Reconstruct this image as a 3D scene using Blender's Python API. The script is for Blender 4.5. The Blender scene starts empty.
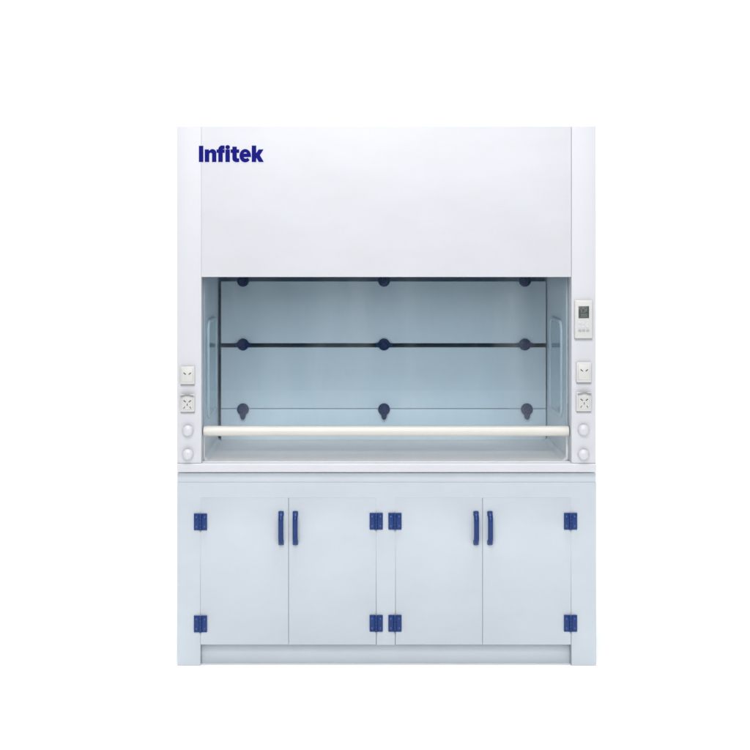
import bpy, bmesh, math, random
from mathutils import Vector, Matrix

S = bpy.context.scene
C = bpy.data.collections.new("scene_objects")
S.collection.children.link(C)
R = math.radians

# ------------------------------------------------------------------ camera
DIST = 5.07                     # camera to the front plane of the hood (y = 0)
PPM = 280.0                     # photograph pixels per metre on that plane
VX, VY = 353.0, 237.0           # vanishing point of the depth lines, in photograph pixels
CX, GY = 386.5, 667.0           # centre line of the hood and its foot
cam_d = bpy.data.cameras.new("camera")
cam = bpy.data.objects.new("camera", cam_d)
C.objects.link(cam)
cam.location = ((VX - CX) / PPM, -DIST, (GY - VY) / PPM)
cam.rotation_euler = (R(90), 0, 0)
cam_d.sensor_width = 36
cam_d.lens = 36 * DIST / (750 / PPM)
cam_d.shift_x = (375 - VX) / 750
cam_d.shift_y = -(375 - VY) / 750
cam_d.clip_end = 200
S.camera = cam

# ------------------------------------------------------------------ world and lamps (lamps are added and unseen, for a white studio look)
w = bpy.data.worlds.new("World")
S.world = w
w.use_nodes = True
bg = w.node_tree.nodes["Background"]
bg.inputs[0].default_value = (0.90, 0.95, 1.0, 1)
bg.inputs[1].default_value = 0.12

def lamp(name, loc, target, sx, sy, power, col=(1, 1, 1)):
    d = bpy.data.lights.new(name, 'AREA')
    d.shape = 'RECTANGLE'; d.size = sx; d.size_y = sy; d.energy = power; d.color = col
    o = bpy.data.objects.new(name, d); C.objects.link(o)
    o.location = loc
    o.rotation_euler = (Vector(target) - Vector(loc)).to_track_quat('-Z', 'Y').to_euler()
    return o

lamp("added_key_softbox", (-0.7, -4.2, 4.8), (0, 0, 0.9), 1.8, 0.9, 84, (1.0, 0.985, 0.97))
lamp("added_front_fill", (0.2, -6.4, 4.3), (0, 0, 1.0), 7.0, 4.4, 325)  # added fill that carries light through the sash into the hood
lamp("added_floor_whitener", (0.0, -0.95, 8.5), (0, -0.95, 0), 4.0, 1.0, 350)  # added overhead light that turns the floor in front pure white
for sx in (-1, 1):
    lamp("added_backdrop_fill", (sx * 2.7, 2.0, 5.4), (sx * 1.9, 2.1, 0.3), 3.4, 2.4, 120)  # added pair that whitens the sweep and lifts shadow beside the hood

S.view_settings.view_transform = 'Standard'
S.view_settings.look = 'None'
S.view_settings.exposure = 0.0
S.view_settings.gamma = 1.0
S.view_settings.use_curve_mapping = False
S.cycles.max_bounces = 10
S.cycles.transparent_max_bounces = 16

# ------------------------------------------------------------------ materials
def lin(c):
    return tuple(((x / 255) / 12.92) if x / 255 <= 0.04045 else (((x / 255) + 0.055) / 1.055) ** 2.4 for x in c)

def mat(name, col, rough=0.45, bump=0.0, bscale=60.0, vary=0.0, vscale=3.0, spec=0.5, coat=0.0, stretch=(1, 1, 1)):
    m = bpy.data.materials.new(name); m.use_nodes = True
    nt = m.node_tree; b = nt.nodes["Principled BSDF"]
    b.inputs["Base Color"].default_value = (*col, 1)
    b.inputs["Roughness"].default_value = rough
    b.inputs["Specular IOR Level"].default_value = spec
    b.inputs["Coat Weight"].default_value = coat
    tc = nt.nodes.new("ShaderNodeTexCoord")
    mp = nt.nodes.new("ShaderNodeMapping"); mp.inputs["Scale"].default_value = stretch
    nt.links.new(tc.outputs["Object"], mp.inputs[0])
    if vary > 0:
        n = nt.nodes.new("ShaderNodeTexNoise"); n.inputs["Scale"].default_value = vscale
        n.inputs["Detail"].default_value = 6; n.inputs["Roughness"].default_value = 0.6
        r = nt.nodes.new("ShaderNodeValToRGB")
        r.color_ramp.elements[0].position = 0.3; r.color_ramp.elements[1].position = 0.7
        r.color_ramp.elements[0].color = (*[c * (1 - vary) for c in col], 1)
        r.color_ramp.elements[1].color = (*[min(1, c * (1 + vary)) for c in col], 1)
        nt.links.new(mp.outputs[0], n.inputs["Vector"]); nt.links.new(n.outputs[0], r.inputs[0])
        nt.links.new(r.outputs[0], b.inputs["Base Color"])
        q = nt.nodes.new("ShaderNodeMapRange")
        q.inputs[3].default_value = rough - 0.06; q.inputs[4].default_value = rough + 0.08
        nt.links.new(n.outputs[0], q.inputs[0]); nt.links.new(q.outputs[0], b.inputs["Roughness"])
    if bump > 0:
        n2 = nt.nodes.new("ShaderNodeTexNoise"); n2.inputs["Scale"].default_value = bscale
        n2.inputs["Detail"].default_value = 4
        bp = nt.nodes.new("ShaderNodeBump"); bp.inputs["Strength"].default_value = bump
        bp.inputs["Distance"].default_value = 0.004
        nt.links.new(mp.outputs[0], n2.inputs["Vector"])
        nt.links.new(n2.outputs[0], bp.inputs["Height"]); nt.links.new(bp.outputs[0], b.inputs["Normal"])
    return m

def glass(name, tint, rough=0.01):
    m = bpy.data.materials.new(name); m.use_nodes = True
    nt = m.node_tree; nt.nodes.clear()
    out = nt.nodes.new("ShaderNodeOutputMaterial"); mix = nt.nodes.new("ShaderNodeMixShader")
    tr = nt.nodes.new("ShaderNodeBsdfTransparent"); tr.inputs[0].default_value = (*tint, 1)
    gl = nt.nodes.new("ShaderNodeBsdfGlossy"); gl.inputs["Roughness"].default_value = rough
    fr = nt.nodes.new("ShaderNodeFresnel"); fr.inputs[0].default_value = 1.45
    nt.links.new(fr.outputs[0], mix.inputs[0]); nt.links.new(tr.outputs[0], mix.inputs[1])
    nt.links.new(gl.outputs[0], mix.inputs[2])
    # blurred reflections on the pane, painted as pale vertical haze streaks
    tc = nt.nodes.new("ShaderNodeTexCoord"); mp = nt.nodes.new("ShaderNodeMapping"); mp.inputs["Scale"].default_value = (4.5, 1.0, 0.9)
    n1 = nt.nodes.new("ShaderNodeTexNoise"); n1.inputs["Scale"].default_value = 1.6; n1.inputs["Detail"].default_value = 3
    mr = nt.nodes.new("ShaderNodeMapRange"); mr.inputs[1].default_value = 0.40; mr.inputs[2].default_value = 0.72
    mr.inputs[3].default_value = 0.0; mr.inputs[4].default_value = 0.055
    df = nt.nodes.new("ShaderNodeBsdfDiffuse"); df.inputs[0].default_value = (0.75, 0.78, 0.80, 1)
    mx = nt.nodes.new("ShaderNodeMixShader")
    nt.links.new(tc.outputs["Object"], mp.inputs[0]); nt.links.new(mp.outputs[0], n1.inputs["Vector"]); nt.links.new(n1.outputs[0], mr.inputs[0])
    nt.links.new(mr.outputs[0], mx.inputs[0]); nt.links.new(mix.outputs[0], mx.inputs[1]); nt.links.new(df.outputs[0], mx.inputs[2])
    nt.links.new(mx.outputs[0], out.inputs[0])
    return m

M = {
    'floor': mat("white_sweep", (0.93, 0.93, 0.93), 0.9, spec=0.0),
    'white': mat("white_polypropylene", (0.578, 0.591, 0.628), 0.40, bump=0.14, bscale=5, vary=0.030, vscale=3.2, stretch=(1, 1, 2.2)),
    'post': mat("white_polypropylene_post", (0.572, 0.584, 0.622), 0.42, bump=0.08, bscale=9, vary=0.018, vscale=4),
    'base': mat("grey_white_polypropylene", (0.500, 0.551, 0.600), 0.43, bump=0.14, bscale=5, vary=0.03, vscale=3.4, stretch=(1, 1, 1.8)),
    'liner': mat("liner_polypropylene", (0.82, 0.855, 0.875), 0.40, bump=0.12, bscale=5, vary=0.035, vscale=3.0),
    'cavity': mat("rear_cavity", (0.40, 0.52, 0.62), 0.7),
    'tray': mat("brightened_tray_polypropylene", (0.93, 0.93, 0.935), 0.55, bump=0.08, bscale=8, vary=0.02, vscale=4, spec=0.25),  # brightness put into the colour, offsetting shade under the sash rail
    'rail': mat("cream_plastic", (0.60, 0.585, 0.545), 0.32, vary=0.02, vscale=8),
    'blue': mat("blue_plastic", (0.009, 0.036, 0.160), 0.28, bump=0.06, bscale=60, vary=0.10, vscale=40, spec=0.3),
    'blue_screw': mat("blue_screw", (0.030, 0.075, 0.27), 0.25),
    'navy': mat("navy_plastic", (0.005, 0.026, 0.105), 0.45, vary=0.10, vscale=40, spec=0.15),
    'ink': mat("ink", (0.008, 0.009, 0.175), 0.6, spec=0.04, vary=0.03, vscale=60),
    'socket': mat("ivory_plastic", (0.56, 0.56, 0.55), 0.35, vary=0.02, vscale=30),
    'slot': mat("dark_hole", (0.05, 0.05, 0.05), 0.6),
    'grey': mat("grey_fittings_and_shadow", (0.25, 0.26, 0.275), 0.5),  # grey of small fittings and of the painted shadow strips
    'lcd': mat("lcd", (0.055, 0.070, 0.066), 0.25),
    'seg': mat("lcd_segment", (0.14, 0.165, 0.155), 0.4),
    'seam': mat("seam", (0.36, 0.38, 0.44), 0.7),
    'button': mat("grey_key", (0.36, 0.37, 0.375), 0.5),
    'knob': mat("white_knob", (0.56, 0.565, 0.61), 0.25, vary=0.01, vscale=20),
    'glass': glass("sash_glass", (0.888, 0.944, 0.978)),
    'pane': mat("side_pane", (0.52, 0.64, 0.68), 0.12, vary=0.02),
    'rim': mat("pane_rim", (0.72, 0.79, 0.82), 0.3),
}

# ------------------------------------------------------------------ helpers
def P(px, py, d=0.0):
    """world point at depth d behind the front plane that the photograph shows at (px, py)"""
    k = DIST / (DIST + d)
    return Vector(((VX - CX + (px - VX) / k) / PPM, d, (GY - VY - (py - VY) / k) / PPM))

def box(bm, a, b, bev=0.0, seg=2):
    lo = [min(a[i], b[i]) for i in range(3)]; hi = [max(a[i], b[i]) for i in range(3)]
    t = bmesh.new()
    bmesh.ops.create_cube(t, size=1)
    for v in t.verts:
        v.co = Vector([lo[i] + (v.co[i] + 0.5) * (hi[i] - lo[i]) for i in range(3)])
    if bev > 0:
        bmesh.ops.bevel(t, geom=t.edges[:], offset=bev, segments=seg, affect='EDGES', profile=0.5)
    join(bm, t)

def join(bm, t, mtx=None):
    if mtx: bmesh.ops.transform(t, matrix=mtx, verts=t.verts[:])
    me = bpy.data.meshes.new("tmp"); t.to_mesh(me); t.free()
    bm.from_mesh(me); bpy.data.meshes.remove(me)

def lathe(bm, prof, centre, n=32):
    """profile of (radius, forward) turned about the axis that points at -y"""
    c = Vector(centre); rings = []
    for r, f in prof:
        if r <= 1e-6:
            rings.append([bm.verts.new(c + Vector((0, -f, 0)))])
        else:
            rings.append([bm.verts.new(c + Vector((r * math.cos(2 * math.pi * i / n), -f, r * math.sin(2 * math.pi * i / n)))) for i in range(n)])
    for a, b in zip(rings, rings[1:]):
        for i in range(n):
            j = (i + 1) % n
            if len(a) == 1 and len(b) == 1: continue
            if len(a) == 1: bm.faces.new((a[0], b[j], b[i]))
            elif len(b) == 1: bm.faces.new((a[i], a[j], b[0]))
            else: bm.faces.new((a[i], a[j], b[j], b[i]))

def tube(bm, pts, rx, rz=None, n=14):
    """swept tube along a polyline, flat section rx (sideways) by rz"""
    rz = rz or rx; rings = []
    for i, p in enumerate(pts):
        p = Vector(p)
        d = (Vector(pts[min(i + 1, len(pts) - 1)]) - Vector(pts[max(i - 1, 0)])).normalized()
        side = Vector((1, 0, 0)) if abs(d.x) < 0.9 else Vector((0, 0, 1))
        u = (side - d * side.dot(d)).normalized(); v = d.cross(u)
        rings.append([bm.verts.new(p + u * rx * math.cos(2 * math.pi * k / n) + v * rz * math.sin(2 * math.pi * k / n)) for k in range(n)])
    for a, b in zip(rings, rings[1:]):
        for k in range(n):
            bm.faces.new((a[k], a[(k + 1) % n], b[(k + 1) % n], b[k]))
    bm.faces.new(rings[0][::-1]); bm.faces.new(rings[-1])

def prism(bm, poly, y0, y1):
    """(x, z) outline pulled from y0 (front) to y1"""
    f = [bm.verts.new((x, y0, z)) for x, z in poly]; b = [bm.verts.new((x, y1, z)) for x, z in poly]
    bm.faces.new(f); bm.faces.new(b[::-1])
    for i in range(len(poly)):
        j = (i + 1) % len(poly); bm.faces.new((f[j], f[i], b[i], b[j]))

def obj(name, bm, m, parent=None, smooth=True):
    bmesh.ops.recalc_face_normals(bm, faces=bm.faces[:])
    me = bpy.data.meshes.new(name); bm.to_mesh(me); bm.free()
    me.materials.append(M[m])
    o = bpy.data.objects.new(name, me); C.objects.link(o)
    if smooth:
        for p in me.polygons: p.use_smooth = True
        me.set_sharp_from_angle(angle=R(32))
    if parent: o.parent = parent
    return o

def thing(name, label, cat):
    o = bpy.data.objects.new(name, None); C.objects.link(o)
    o['label'] = label; o['category'] = cat
    return o

def copy_tree(o, parent, offset):
    c = o.copy(); C.objects.link(c); c.parent = parent; c.location = o.location + Vector(offset)
    for ch in list(o.children):
        d = ch.copy(); C.objects.link(d); d.parent = c
    return c

def new(): return bmesh.new()

# ------------------------------------------------------------------ setting: white seamless sweep
bm = new()
prof = [(-9.0, 0.0), (2.4, 0.0)]
for i in range(1, 17):
    a = i / 16 * math.pi / 2
    prof.append((2.4 + 1.6 * math.sin(a), 1.6 - 1.6 * math.cos(a)))
prof.append((4.0, 7.0))
L = [[bm.verts.new((x, y, z)) for y, z in prof] for x in (-8, 8)]
for i in range(len(prof) - 1):
    bm.faces.new((L[0][i], L[1][i], L[1][i + 1], L[0][i + 1]))
o = obj("floor", bm, 'floor'); o['kind'] = 'structure'

# ------------------------------------------------------------------ base cabinet
XL, XR = P(177, 0).x, P(596, 0).x
CF = 0.016                                     # front face of the cabinet, behind the worktop's nosing
base = thing("base_cabinet", "pale grey white plastic base cabinet with four blue hinged doors under the fume hood", "cabinet")
ZT = P(0, 472.3).z - 0.002
z_top = P(0, 497.5, CF).z; z_bot = P(0, 645, CF).z
bx = lambda px: P(px, 0, CF).x
bm = new()
outer = [(bx(177), 0.0), (bx(200.4), 0.0), (bx(200.4), z_top), (bx(376.3), z_top), (bx(376.3), z_bot), (bx(395.4), z_bot), (bx(395.4), z_top),
         (bx(571.2), z_top), (bx(571.2), 0.0), (bx(596.2), 0.0), (bx(596.2), ZT - 0.036), (bx(177), ZT - 0.036)]
prism(bm, outer, CF, CF + 0.055)
bmesh.ops.bevel(bm, geom=[e for e in bm.edges if abs(e.verts[0].co.y - CF) < 1e-6 and abs(e.verts[1].co.y - CF) < 1e-6], offset=0.0012, segments=2, affect='EDGES')
obj("face_frame", bm, 'base', base)
bm = new()
box(bm, (bx(177) + 0.0004, CF + 0.0025, ZT - 0.046), (bx(596.2) - 0.0004, CF + 0.05, ZT - 0.0035))
obj("top_rail", bm, 'base', base)
bm = new()
box(bm, (bx(177) + 0.001, CF + 0.061, 0.004), (bx(177) + 0.02, 0.76, ZT))
box(bm, (bx(596) - 0.02, CF + 0.061, 0.004), (bx(596) - 0.001, 0.76, ZT))
box(bm, (bx(177) + 0.021, 0.74, 0.05), (bx(596) - 0.021, 0.758, ZT - 0.002))
box(bm, (bx(177) + 0.061, CF + 0.03, z_bot + 0.002), (bx(596) - 0.065, 0.739, z_bot + 0.017))
obj("carcass", bm, 'base', base)
bm = new()
box(bm, (bx(200.4) + 0.0008, CF + 0.028, 0.0), (bx(571.2) - 0.0008, CF + 0.046, z_bot + 0.001), 0.001)
obj("plinth", bm, 'base', base)

def hinge(x, z, parent):
    bm = new(); w_, h_ = 0.0236, 0.0300
    for s in (-1, 1):
        box(bm, (x + s * 0.0046, CF - 0.0062, z - h_), (x + s * w_, CF - 0.0015, z + h_), 0.0016)
        for k in range(5):                                   # interleaved knuckles
            if (k % 2 == 0) == (s < 0):
                z0 = z - h_ + k * 2 * h_ / 5
                tube(bm, [(x, CF - 0.0066, z0 + 0.0005), (x, CF - 0.0066, z0 + 2 * h_ / 5 - 0.0005)], 0.0050)
                box(bm, (x, CF - 0.0052, z0 + 0.0005), (x + s * 0.006, CF - 0.0017, z0 + 2 * h_ / 5 - 0.0005))
    h = obj("hinge", bm, 'blue', parent)
    for s in (-1, 1):
        for dz in (-0.017, 0.017):
            bm = new(); lathe(bm, [(0.0036, 0.0), (0.0034, 0.0010), (0.0022, 0.0016), (0, 0.0017)], (x + s * 0.0148, CF - 0.0062, z + dz), 14)
            obj("screw", bm, 'blue_screw', h)
    bm = new(); tube(bm, [(x, CF - 0.0066, z - h_ - 0.005), (x, CF - 0.0066, z + h_ + 0.003)], 0.0018)
    obj("hinge_pin", bm, 'grey', h)

def handle(x, z0, z1, parent):
    bm = new()
    pts = []
    n = 18
    for i in range(n + 1):
        t = i / n; z = z0 + (z1 - z0) * t
        f = min(1.0, math.sin(math.pi * min(max(t, 0), 1)) * 1.9) ** 0.7
        pts.append((x, CF - 0.004 - 0.024 * f, z))
    tube(bm, pts, 0.0090, 0.0070)
    for z in (z0 + 0.004, z1 - 0.004):
        box(bm, (x - 0.0098, CF - 0.0100, z - 0.009), (x + 0.0098, CF - 0.0012, z + 0.009), 0.003)
    return obj("handle", bm, 'blue', parent)

doors = [(200.4, 288.6, 200.6, 281.2), (288.6, 376.3, 376.2, 295.4), (395.4, 482.6, 394.9, 475.9), (482.6, 571.2, 570.4, 489.8)]
random.seed(4)
for i, (a, b, hx, kx) in enumerate(doors):
    bm = new()
    g = 0.0006
    box(bm, (bx(a) + g, CF + random.uniform(-.0012, 0.0002), z_bot + 0.0015), (bx(b) - g, CF + 0.018, z_top - 0.0012), 0.0009)
    d = obj("door", bm, 'base', base)
    for zy in (521.0, 623.0):
        hz = P(0, zy + (0.6 if i == 0 else 0.0), CF).z
        # hinge is a part of the cabinet, screwed across the joint between door and frame
        hinge(bx(hx), hz, base)
    handle(bx(kx), P(0, 543.2, CF).z, P(0, 512.2, CF).z, d)

# ------------------------------------------------------------------ fume hood
hood = thing("fume_hood", "white plastic fume hood with glass sash standing on the four door base cabinet", "fume hood")
ZW = P(0, 463.3).z                  # worktop surface at the front
ZB = P(0, 472.0).z                  # its underside
TOP = P(0, 126).z
xl = P(201.3, 0).x; xr = P(571.6, 0).x       # inner edges of the posts
LX, RX = P(202, 0).x, P(570, 0).x            # liner walls
SD = 0.066                          # the sash plane
BD = 0.60                           # the baffle plane

bm = new()
prof = [(-0.004, ZB), (-0.006, ZB + 0.003), (-0.006, ZW - 0.005), (-0.003, ZW - 0.001), (0.002, ZW),
        (0.030, ZW), (0.030, ZW - 0.012), (0.764, ZW - 0.012), (0.764, ZB)]
a = [bm.verts.new((XL, y, z)) for y, z in prof]; b = [bm.verts.new((XR, y, z)) for y, z in prof]
bm.faces.new(a); bm.faces.new(b[::-1])
for i in range(len(prof)):
    j = (i + 1) % len(prof); bm.faces.new((a[i], a[j], b[j], b[i]))
worktop = obj("worktop", bm, 'white', hood)
bm = new()
pr = [(0.0305, ZW - 0.0115), (0.0305, ZW), (0.046, ZW - 0.0001), (0.060, ZW - 0.0012), (0.080, ZW - 0.004), (0.688, ZW - 0.004), (0.688, ZW - 0.0115)]
a = [bm.verts.new((LX - 0.0125, y, z)) for y, z in pr]; b = [bm.verts.new((RX + 0.0125, y, z)) for y, z in pr]
bm.faces.new(a); bm.faces.new(b[::-1])
for i in range(len(pr)):
    j = (i + 1) % len(pr); bm.faces.new((a[i], a[j], b[j], b[i]))
obj("worktop_tray", bm, 'tray', hood)

for x0, x1 in ((XL, xl), (xr, XR)):
    bm = new()
    box(bm, (x0, 0.0, ZW + 0.0006), (x1, 0.088, TOP), 0.0014, 3)
    obj("side_post", bm, 'post', hood)
bm = new()
box(bm, (xl + 0.0002, 0.0006, P(0, 277, 0).z), (xr - 0.0012, 0.022, TOP - 0.0005), 0.0012, 3)
front = obj("front_panel", bm, 'white', hood)
bm = new()
box(bm, (xl + 0.0005, 0.024, P(0, 277).z + 0.02), (xr - 0.0005, 0.030, TOP - 0.004))
obj("panel_backing", bm, 'seam', hood)
bm = new()
box(bm, (XL + 0.001, 0.089, ZW), (XL + 0.016, 0.78, TOP - 0.002))
box(bm, (XR - 0.016, 0.089, ZW), (XR - 0.001, 0.78, TOP - 0.002))
box(bm, (XL + 0.017, 0.765, ZB), (XR - 0.017, 0.78, TOP - 0.002))
box(bm, (XL + 0.017, 0.089, TOP - 0.02), (XR - 0.017, 0.764, TOP - 0.003))
obj("outer_shell", bm, 'white', hood)

# liner
for x0, x1 in ((LX - 0.012, LX), (RX, RX + 0.012)):
    bm = new(); box(bm, (x0, 0.093, ZW - 0.003), (x1, 0.70, 1.80)); obj("side_liner", bm, 'liner', hood)
bm = new(); box(bm, (LX, 0.093, 1.78), (RX, 0.70, 1.795)); obj("liner_ceiling", bm, 'liner', hood)
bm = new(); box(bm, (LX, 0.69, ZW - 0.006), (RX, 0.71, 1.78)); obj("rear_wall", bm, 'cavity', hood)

# side windows: rounded frame and pane on each liner wall
for s, X in ((1, LX), (-1, RX)):
    y0, y1 = 0.18, 0.47; z0, z1 = P(0, 418, 0.18).z, P(0, 322, 0.18).z; r = 0.045
    pts = []
    for cy, cz, a0 in ((y1 - r, z1 - r, 0), (y0 + r, z1 - r, 90), (y0 + r, z0 + r, 180), (y1 - r, z0 + r, 270)):
        for k in range(9):
            a = R(a0 + k * 90 / 8); pts.append((cy + r * math.cos(a), cz + r * math.sin(a)))
    bm = new(); n = len(pts)
    secs = [(-0.007, 0.001), (-0.007, 0.006), (-0.004, 0.009), (0.004, 0.009), (0.007, 0.006), (0.007, 0.001)]
    cy, cz = (y0 + y1) / 2, (z0 + z1) / 2
    rings = []
    for i, (y, z) in enumerate(pts):
        t = Vector((pts[(i + 1) % n][0] - pts[i - 1][0], pts[(i + 1) % n][1] - pts[i - 1][1])).normalized()
        nrm = (t.y, -t.x)
        rings.append([bm.verts.new((X + s * h, y + nrm[0] * q, z + nrm[1] * q)) for q, h in secs])
    for i in range(n):
        for k in range(len(secs) - 1):
            bm.faces.new((rings[i][k], rings[(i + 1) % n][k], rings[(i + 1) % n][k + 1], rings[i][k + 1]))
    wf = obj("side_window", bm, 'rim', hood)
    bm = new()
    f = [bm.verts.new((X + s * 0.004, y, z)) for y, z in pts]; g = [bm.verts.new((X + s * 0.0005, y, z)) for y, z in pts]
    bm.faces.new(f); bm.faces.new(g[::-1])
    for i in range(n): bm.faces.new((f[i], f[(i + 1) % n], g[(i + 1) % n], g[i]))
    obj("pane", bm, 'pane', wf)

# baffle
def bp(px, py, d=BD): return P(px, py, d)
for (y0, y1, d) in ((281.5, 343.2, BD), (347.4, 408.4, BD), (409.0, 438.3, BD + 0.003)):
    bm = new(); q0, q1 = bp(221, y1, d), bp(546.0, y0, d)
    if y1 > 430: q0.z = ZW - 0.0035                     # the lowest panel stands on the tray
    box(bm, q0, (q1.x, d + 0.008, q1.z), 0.0012)
    obj("baffle_panel", bm, 'liner', hood)
for px in (243, 384, 524):
    bm = new(); q0, q1 = bp(px - 4, 436, BD + 0.03), bp(px + 4, 283, BD + 0.03)
    box(bm, q0, (q1.x, 0.688, q1.z))
    obj("baffle_bracket", bm, 'cavity', hood)
for py, row in ((280.8, 0), (344.4, 1), (409.2, 2)):
    for px in (243.0, 384.0, 524.8 + (2.0 if row == 2 else 0)):
        c = bp(px, py, BD)
        bm = new()
        lathe(bm, [(0.0235, 0.0005), (0.0235, 0.007), (0.0205, 0.0105), (0.013, 0.012), (0.0118, 0.020), (0.0095, 0.0235), (0, 0.0245)], c, 28)
        if row == 2:
            zz = c.z
            prism(bm, [(c.x - 0.0125, zz - 0.018), (c.x + 0.0125, zz - 0.018), (c.x + 0.009, zz - 0.034), (c.x + 0.004, zz - 0.040), (c.x - 0.004, zz - 0.040), (c.x - 0.009, zz - 0.034)], c.y - 0.014, c.y - 0.002)
        elif row == 1:
            for s in (-1, 1):
                prism(bm, [(c.x + s * 0.020, c.z - 0.010), (c.x + s * 0.020, c.z + 0.008), (c.x + s * 0.034, c.z + 0.004), (c.x + s * 0.034, c.z - 0.008)], c.y - 0.008, c.y - 0.001)
        obj("baffle_clip", bm, 'navy', hood)

# upstand strips along the side walls on the worktop
for s, X in ((1, LX), (-1, RX)):
    bm = new(); zf = ZW - 0.0038
    pr = [(0.0005, zf), (0.016, zf), (0.010, zf + 0.002), (0.005, zf + 0.005), (0.002, zf + 0.010), (0.0005, zf + 0.016)]
    a = [bm.verts.new((X + s * q, 0.094, z)) for q, z in pr]; b = [bm.verts.new((X + s * q, 0.60, z)) for q, z in pr]
    bm.faces.new(a); bm.faces.new(b[::-1])
    for i in range(len(pr)):
        j = (i + 1) % len(pr); bm.faces.new((a[i], a[j], b[j], b[i]))
    obj("cove_strip", bm, 'liner', hood)

# sash: glass, bottom rail, side tracks
zr0, zr1 = P(0, 436.8, 0.03).z, P(0, 427.1, 0.03).z
bm = new()
rh = (zr1 - zr0) / 2
pr = [(0.074, zr0 + 0.003), (0.074, zr1 - 0.002), (0.072, zr1)] + [(0.030 + rh * 1.15 * (1 - math.sin(R(q))), (zr0 + zr1) / 2 + rh * math.cos(R(q))) for q in range(0, 181, 15)] + [(0.072, zr0)]
ends = (P(203.2, 0, 0.03).x, P(569.3, 0, 0.03).x)
a = [bm.verts.new((ends[0], y, z)) for y, z in pr]; b = [bm.verts.new((ends[1], y, z)) for y, z in pr]
bm.faces.new(a); bm.faces.new(b[::-1])
for i in range(len(pr)):
    j = (i + 1) % len(pr); bm.faces.new((a[i], a[j], b[j], b[i]))
sash = obj("sash", bm, 'rail', hood)
sash['label'] = "glass sash pulled down with a cream bottom rail"
bm = new()
box(bm, (LX - 0.002, SD - 0.003, zr1 + 0.0004), (RX + 0.002, SD + 0.003, 1.62))
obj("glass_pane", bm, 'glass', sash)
for x0, x1 in ((LX - 0.010, LX - 0.0025), (RX + 0.0025, RX + 0.010)):
    bm = new(); box(bm, (x0, 0.0885, ZW), (x1, 0.0925, 1.70)); obj("sash_track", bm, 'liner', hood)

# ---------------------------------------------------------------- lettering
def smooth_arc(cx, cy, rx, ry, a0, a1, n=14):
    return [(cx + rx * math.cos(R(a0 + (a1 - a0) * i / n)), cy + ry * math.sin(R(a0 + (a1 - a0) * i / n))) for i in range(n + 1)]

def glyphs():
    """outlines in enlarged photograph units, y down; each glyph is a list of loops, the first one solid, the rest holes"""
    g = []
    g.append([[(168, 150), (191, 150), (191, 241), (168, 241)]])                                        # I
    g.append([[(202, 171), (223, 171), (224, 179)] + smooth_arc(245, 190, 21, 21, 215, 360)[0:] + [(266, 241), (244, 241), (244, 199)]
              + smooth_arc(234.5, 197, 9.5, 9.5, 0, -180) + [(225, 241), (202, 241)]])                   # n
    g.append([[(280, 241), (280, 188), (270, 188), (270, 171), (280, 171)] + smooth_arc(302, 170, 22, 22, 180, 270)
              + [(314, 149), (314, 166), (309, 166)] + smooth_arc(309, 172, 6.5, 6, 270, 180) + [(314, 171), (314, 188), (303, 188), (303, 241)]])     # f
    g.append([[(321, 171), (344, 171), (344, 241), (321, 241)]])
    g.append([smooth_arc(332.5, 156.5, 12, 10.5, 0, 345, 23)])                                           # i
    g.append([[(361, 155), (384, 155), (384, 171), (398, 171), (398, 188), (384, 188), (384, 214)] + smooth_arc(393, 214, 9, 9, 180, 90)
              + [(398, 223), (398, 241), (390, 242)] + smooth_arc(383, 221, 22, 21, 90, 180) + [(361, 188), (351, 188), (351, 171), (361, 171)]])    # t
    e = smooth_arc(434, 206, 32, 37, 12, -292, 40)
    g.append([[(466, 212)] + smooth_arc(434, 206, 32, 37, 0, -318, 44) + [(447, 219)] + smooth_arc(436, 211, 13, 13, 60, 172, 12) + [(424, 212)],
              smooth_arc(434, 195, 11, 10, 180, 360, 12)])                                              # e
    g.append([[(473, 149), (496, 149), (496, 196), (512, 171), (537, 171), (517, 203), (539, 241), (513, 241), (500, 217), (496, 222), (496, 241), (473, 241)]])  # k
    return g

def letters():
    cu = bpy.data.curves.new("lettering", 'CURVE'); cu.dimensions = '2D'; cu.fill_mode = 'BOTH'; cu.extrude = 0.0002; cu.offset = 0.0008
    for loops in glyphs():
        for lp in loops:
            sp = cu.splines.new('POLY'); sp.points.add(len(lp) - 1); sp.use_cyclic_u = True
            for p, (x, y) in zip(sp.points, lp):
                q = P(170 + x / 5.769, 120 + y / 5.769, 0.0)
                p.co = (q.x, q.z, 0, 1)
    tmp = bpy.data.objects.new("tmp", cu); C.objects.link(tmp)
    bpy.context.view_layer.update()
    me = bpy.data.meshes.new_from_object(tmp.evaluated_get(bpy.context.evaluated_depsgraph_get()))
    bpy.data.objects.remove(tmp)
    me.transform(Matrix.Translation((0, -0.0005, 0)) @ Matrix.Rotation(R(90), 4, 'X'))
    me.materials.clear(); me.materials.append(M['ink'])
    me.name = "lettering"
    o = bpy.data.objects.new("lettering", me); C.objects.link(o); o.parent = front
    o['label'] = "dark blue bold lettering reading Infitek"
letters()

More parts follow.
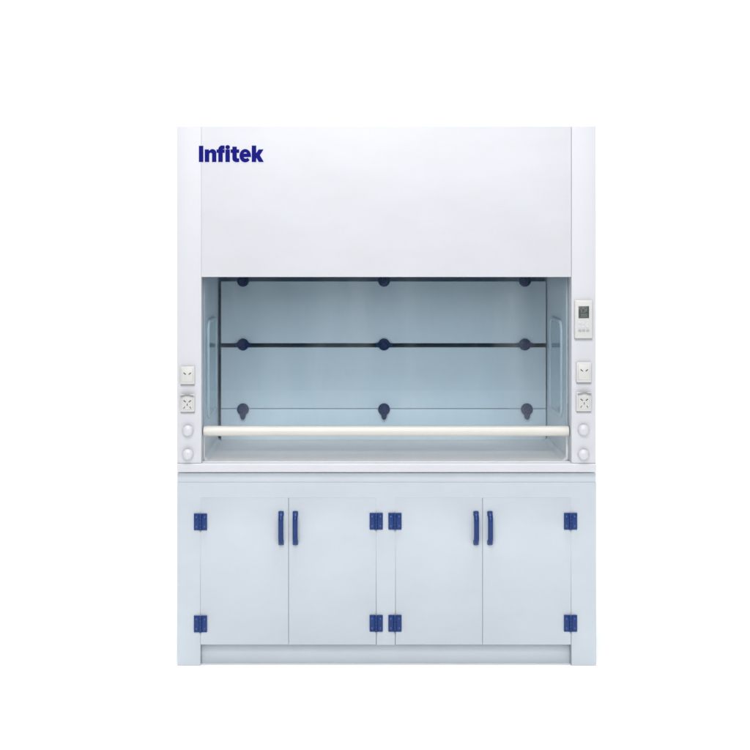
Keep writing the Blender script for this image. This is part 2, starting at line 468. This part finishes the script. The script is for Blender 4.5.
# ---------------------------------------------------------------- sockets, control panel, knobs on the posts
def socket(x0, x1, y0, y1, lid):
    a, b = P(x0, y1), P(x1, y0); cx, cz = (a.x + b.x) / 2, (a.z + b.z) / 2; w_, h_ = (b.x - a.x) / 2, (b.z - a.z) / 2
    bm = new()
    box(bm, (a.x, -0.0130, a.z), (b.x, -0.0003, b.z), 0.003, 3)
    box(bm, (cx - w_ * 0.80, -0.0165, cz - h_ * 0.74), (cx + w_ * 0.80, -0.010, cz + h_ * 0.80), 0.003, 2)
    s = obj("power_socket", bm, 'socket', hood)
    bm = new(); box(bm, (a.x + 0.0012, -0.008, a.z - 0.0042), (b.x - 0.0012, -0.0004, b.z - 0.002), 0.001); obj("shadow_strip", bm, 'grey', s)  # grey plate standing in for the shadow line below the socket
    bm = new()
    for sx in (-1, 1):                                                     # two slanted blades
        t = new(); box(t, (-0.0016, -0.0005, -0.0050), (0.0016, 0.003, 0.0050))
        join(bm, t, Matrix.Translation((cx + sx * 0.0092, -0.0167, cz + h_ * 0.22)) @ Matrix.Rotation(R(sx * 52), 4, 'Y'))
    if lid:
        for sx, sz, ang in ((0, -0.16, 0), (-0.011, -0.50, 30), (0.011, -0.50, -30)):
            t = new(); box(t, (-0.0012, -0.0005, -0.0040), (0.0012, 0.003, 0.0040))
            join(bm, t, Matrix.Translation((cx + sx, -0.0167, cz + h_ * sz)) @ Matrix.Rotation(R(ang), 4, 'Y'))
    obj("socket_hole", bm, 'slot', s)
    if lid:                                                                # splash cover folded up at the top
        bm = new()
        tube(bm, [(a.x + 0.003, -0.018, b.z - 0.006), (cx - 0.012, -0.020, b.z - 0.004), (cx - 0.006, -0.022, b.z - 0.001), (cx + 0.006, -0.022, b.z - 0.001),
                  (cx + 0.012, -0.020, b.z - 0.004), (b.x - 0.003, -0.018, b.z - 0.006)], 0.0030, 0.0040)
        obj("hinge_bar", bm, 'grey', s)
    return s
socket(180.6, 195.0, 366.3, 384.0, False)
socket(180.6, 195.0, 393.8, 411.6, True)
socket(576.0, 591.0, 362.0, 382.2, False)
socket(576.0, 591.0, 391.8, 411.0, True)

a, b = P(574.2, 338.2), P(592.0, 300.2)
bm = new(); box(bm, (a.x, -0.014, a.z), (b.x, -0.0003, b.z), 0.003, 3)
cp = obj("control_panel", bm, 'socket', hood)
bm = new(); box(bm, (a.x + 0.0012, -0.010, a.z - 0.0040), (b.x - 0.0012, -0.0004, b.z - 0.002), 0.001); obj("shadow_strip", bm, 'grey', cp)  # added grey plate, draws the shadow under the control panel
bm = new(); q0, q1 = P(577.9, 318.0), P(588.4, 306.0)
box(bm, (q0.x, -0.0152, q0.z), (q1.x, -0.012, q1.z), 0.0006); obj("screen", bm, 'lcd', cp)
bm = new()
for (u0, v0, u1, v1) in ((0.22, 0.80, 0.66, 0.86), (0.22, 0.52, 0.30, 0.86), (0.58, 0.52, 0.66, 0.86), (0.22, 0.48, 0.66, 0.53), (0.22, 0.30, 0.80, 0.36), (0.22, 0.16, 0.80, 0.22), (0.72, 0.56, 0.80, 0.80)):
    box(bm, (q0.x + (q1.x - q0.x) * u0, -0.0156, q0.z + (q1.z - q0.z) * v0), (q0.x + (q1.x - q0.x) * u1, -0.0150, q0.z + (q1.z - q0.z) * v1))
obj("screen_digits", bm, 'seg', cp)
for r_, py in enumerate((322.6, 326.6, 330.4)):
    for c_, px in enumerate((579.2, 583.0, 587.0)):
        if r_ == 0 and c_ == 2: continue
        c = P(px, py); bm = new()
        box(bm, (c.x - 0.0052, -0.0158, c.z - 0.0042), (c.x + 0.0052, -0.012, c.z + 0.0042), 0.0012)
        obj("button", bm, 'button' if r_ == 2 else 'knob', cp)

for px, py in ((188.0, 430.3), (188.0, 453.8), (583.2, 429.6), (583.2, 454.2)):
    c = P(px, py); bm = new()
    lathe(bm, [(0.0200, 0.0003), (0.0200, 0.010), (0.0192, 0.014), (0.0170, 0.018), (0.0130, 0.021), (0.0070, 0.0228), (0, 0.0234)], c, 36)
    k = obj("knob", bm, 'knob', hood)
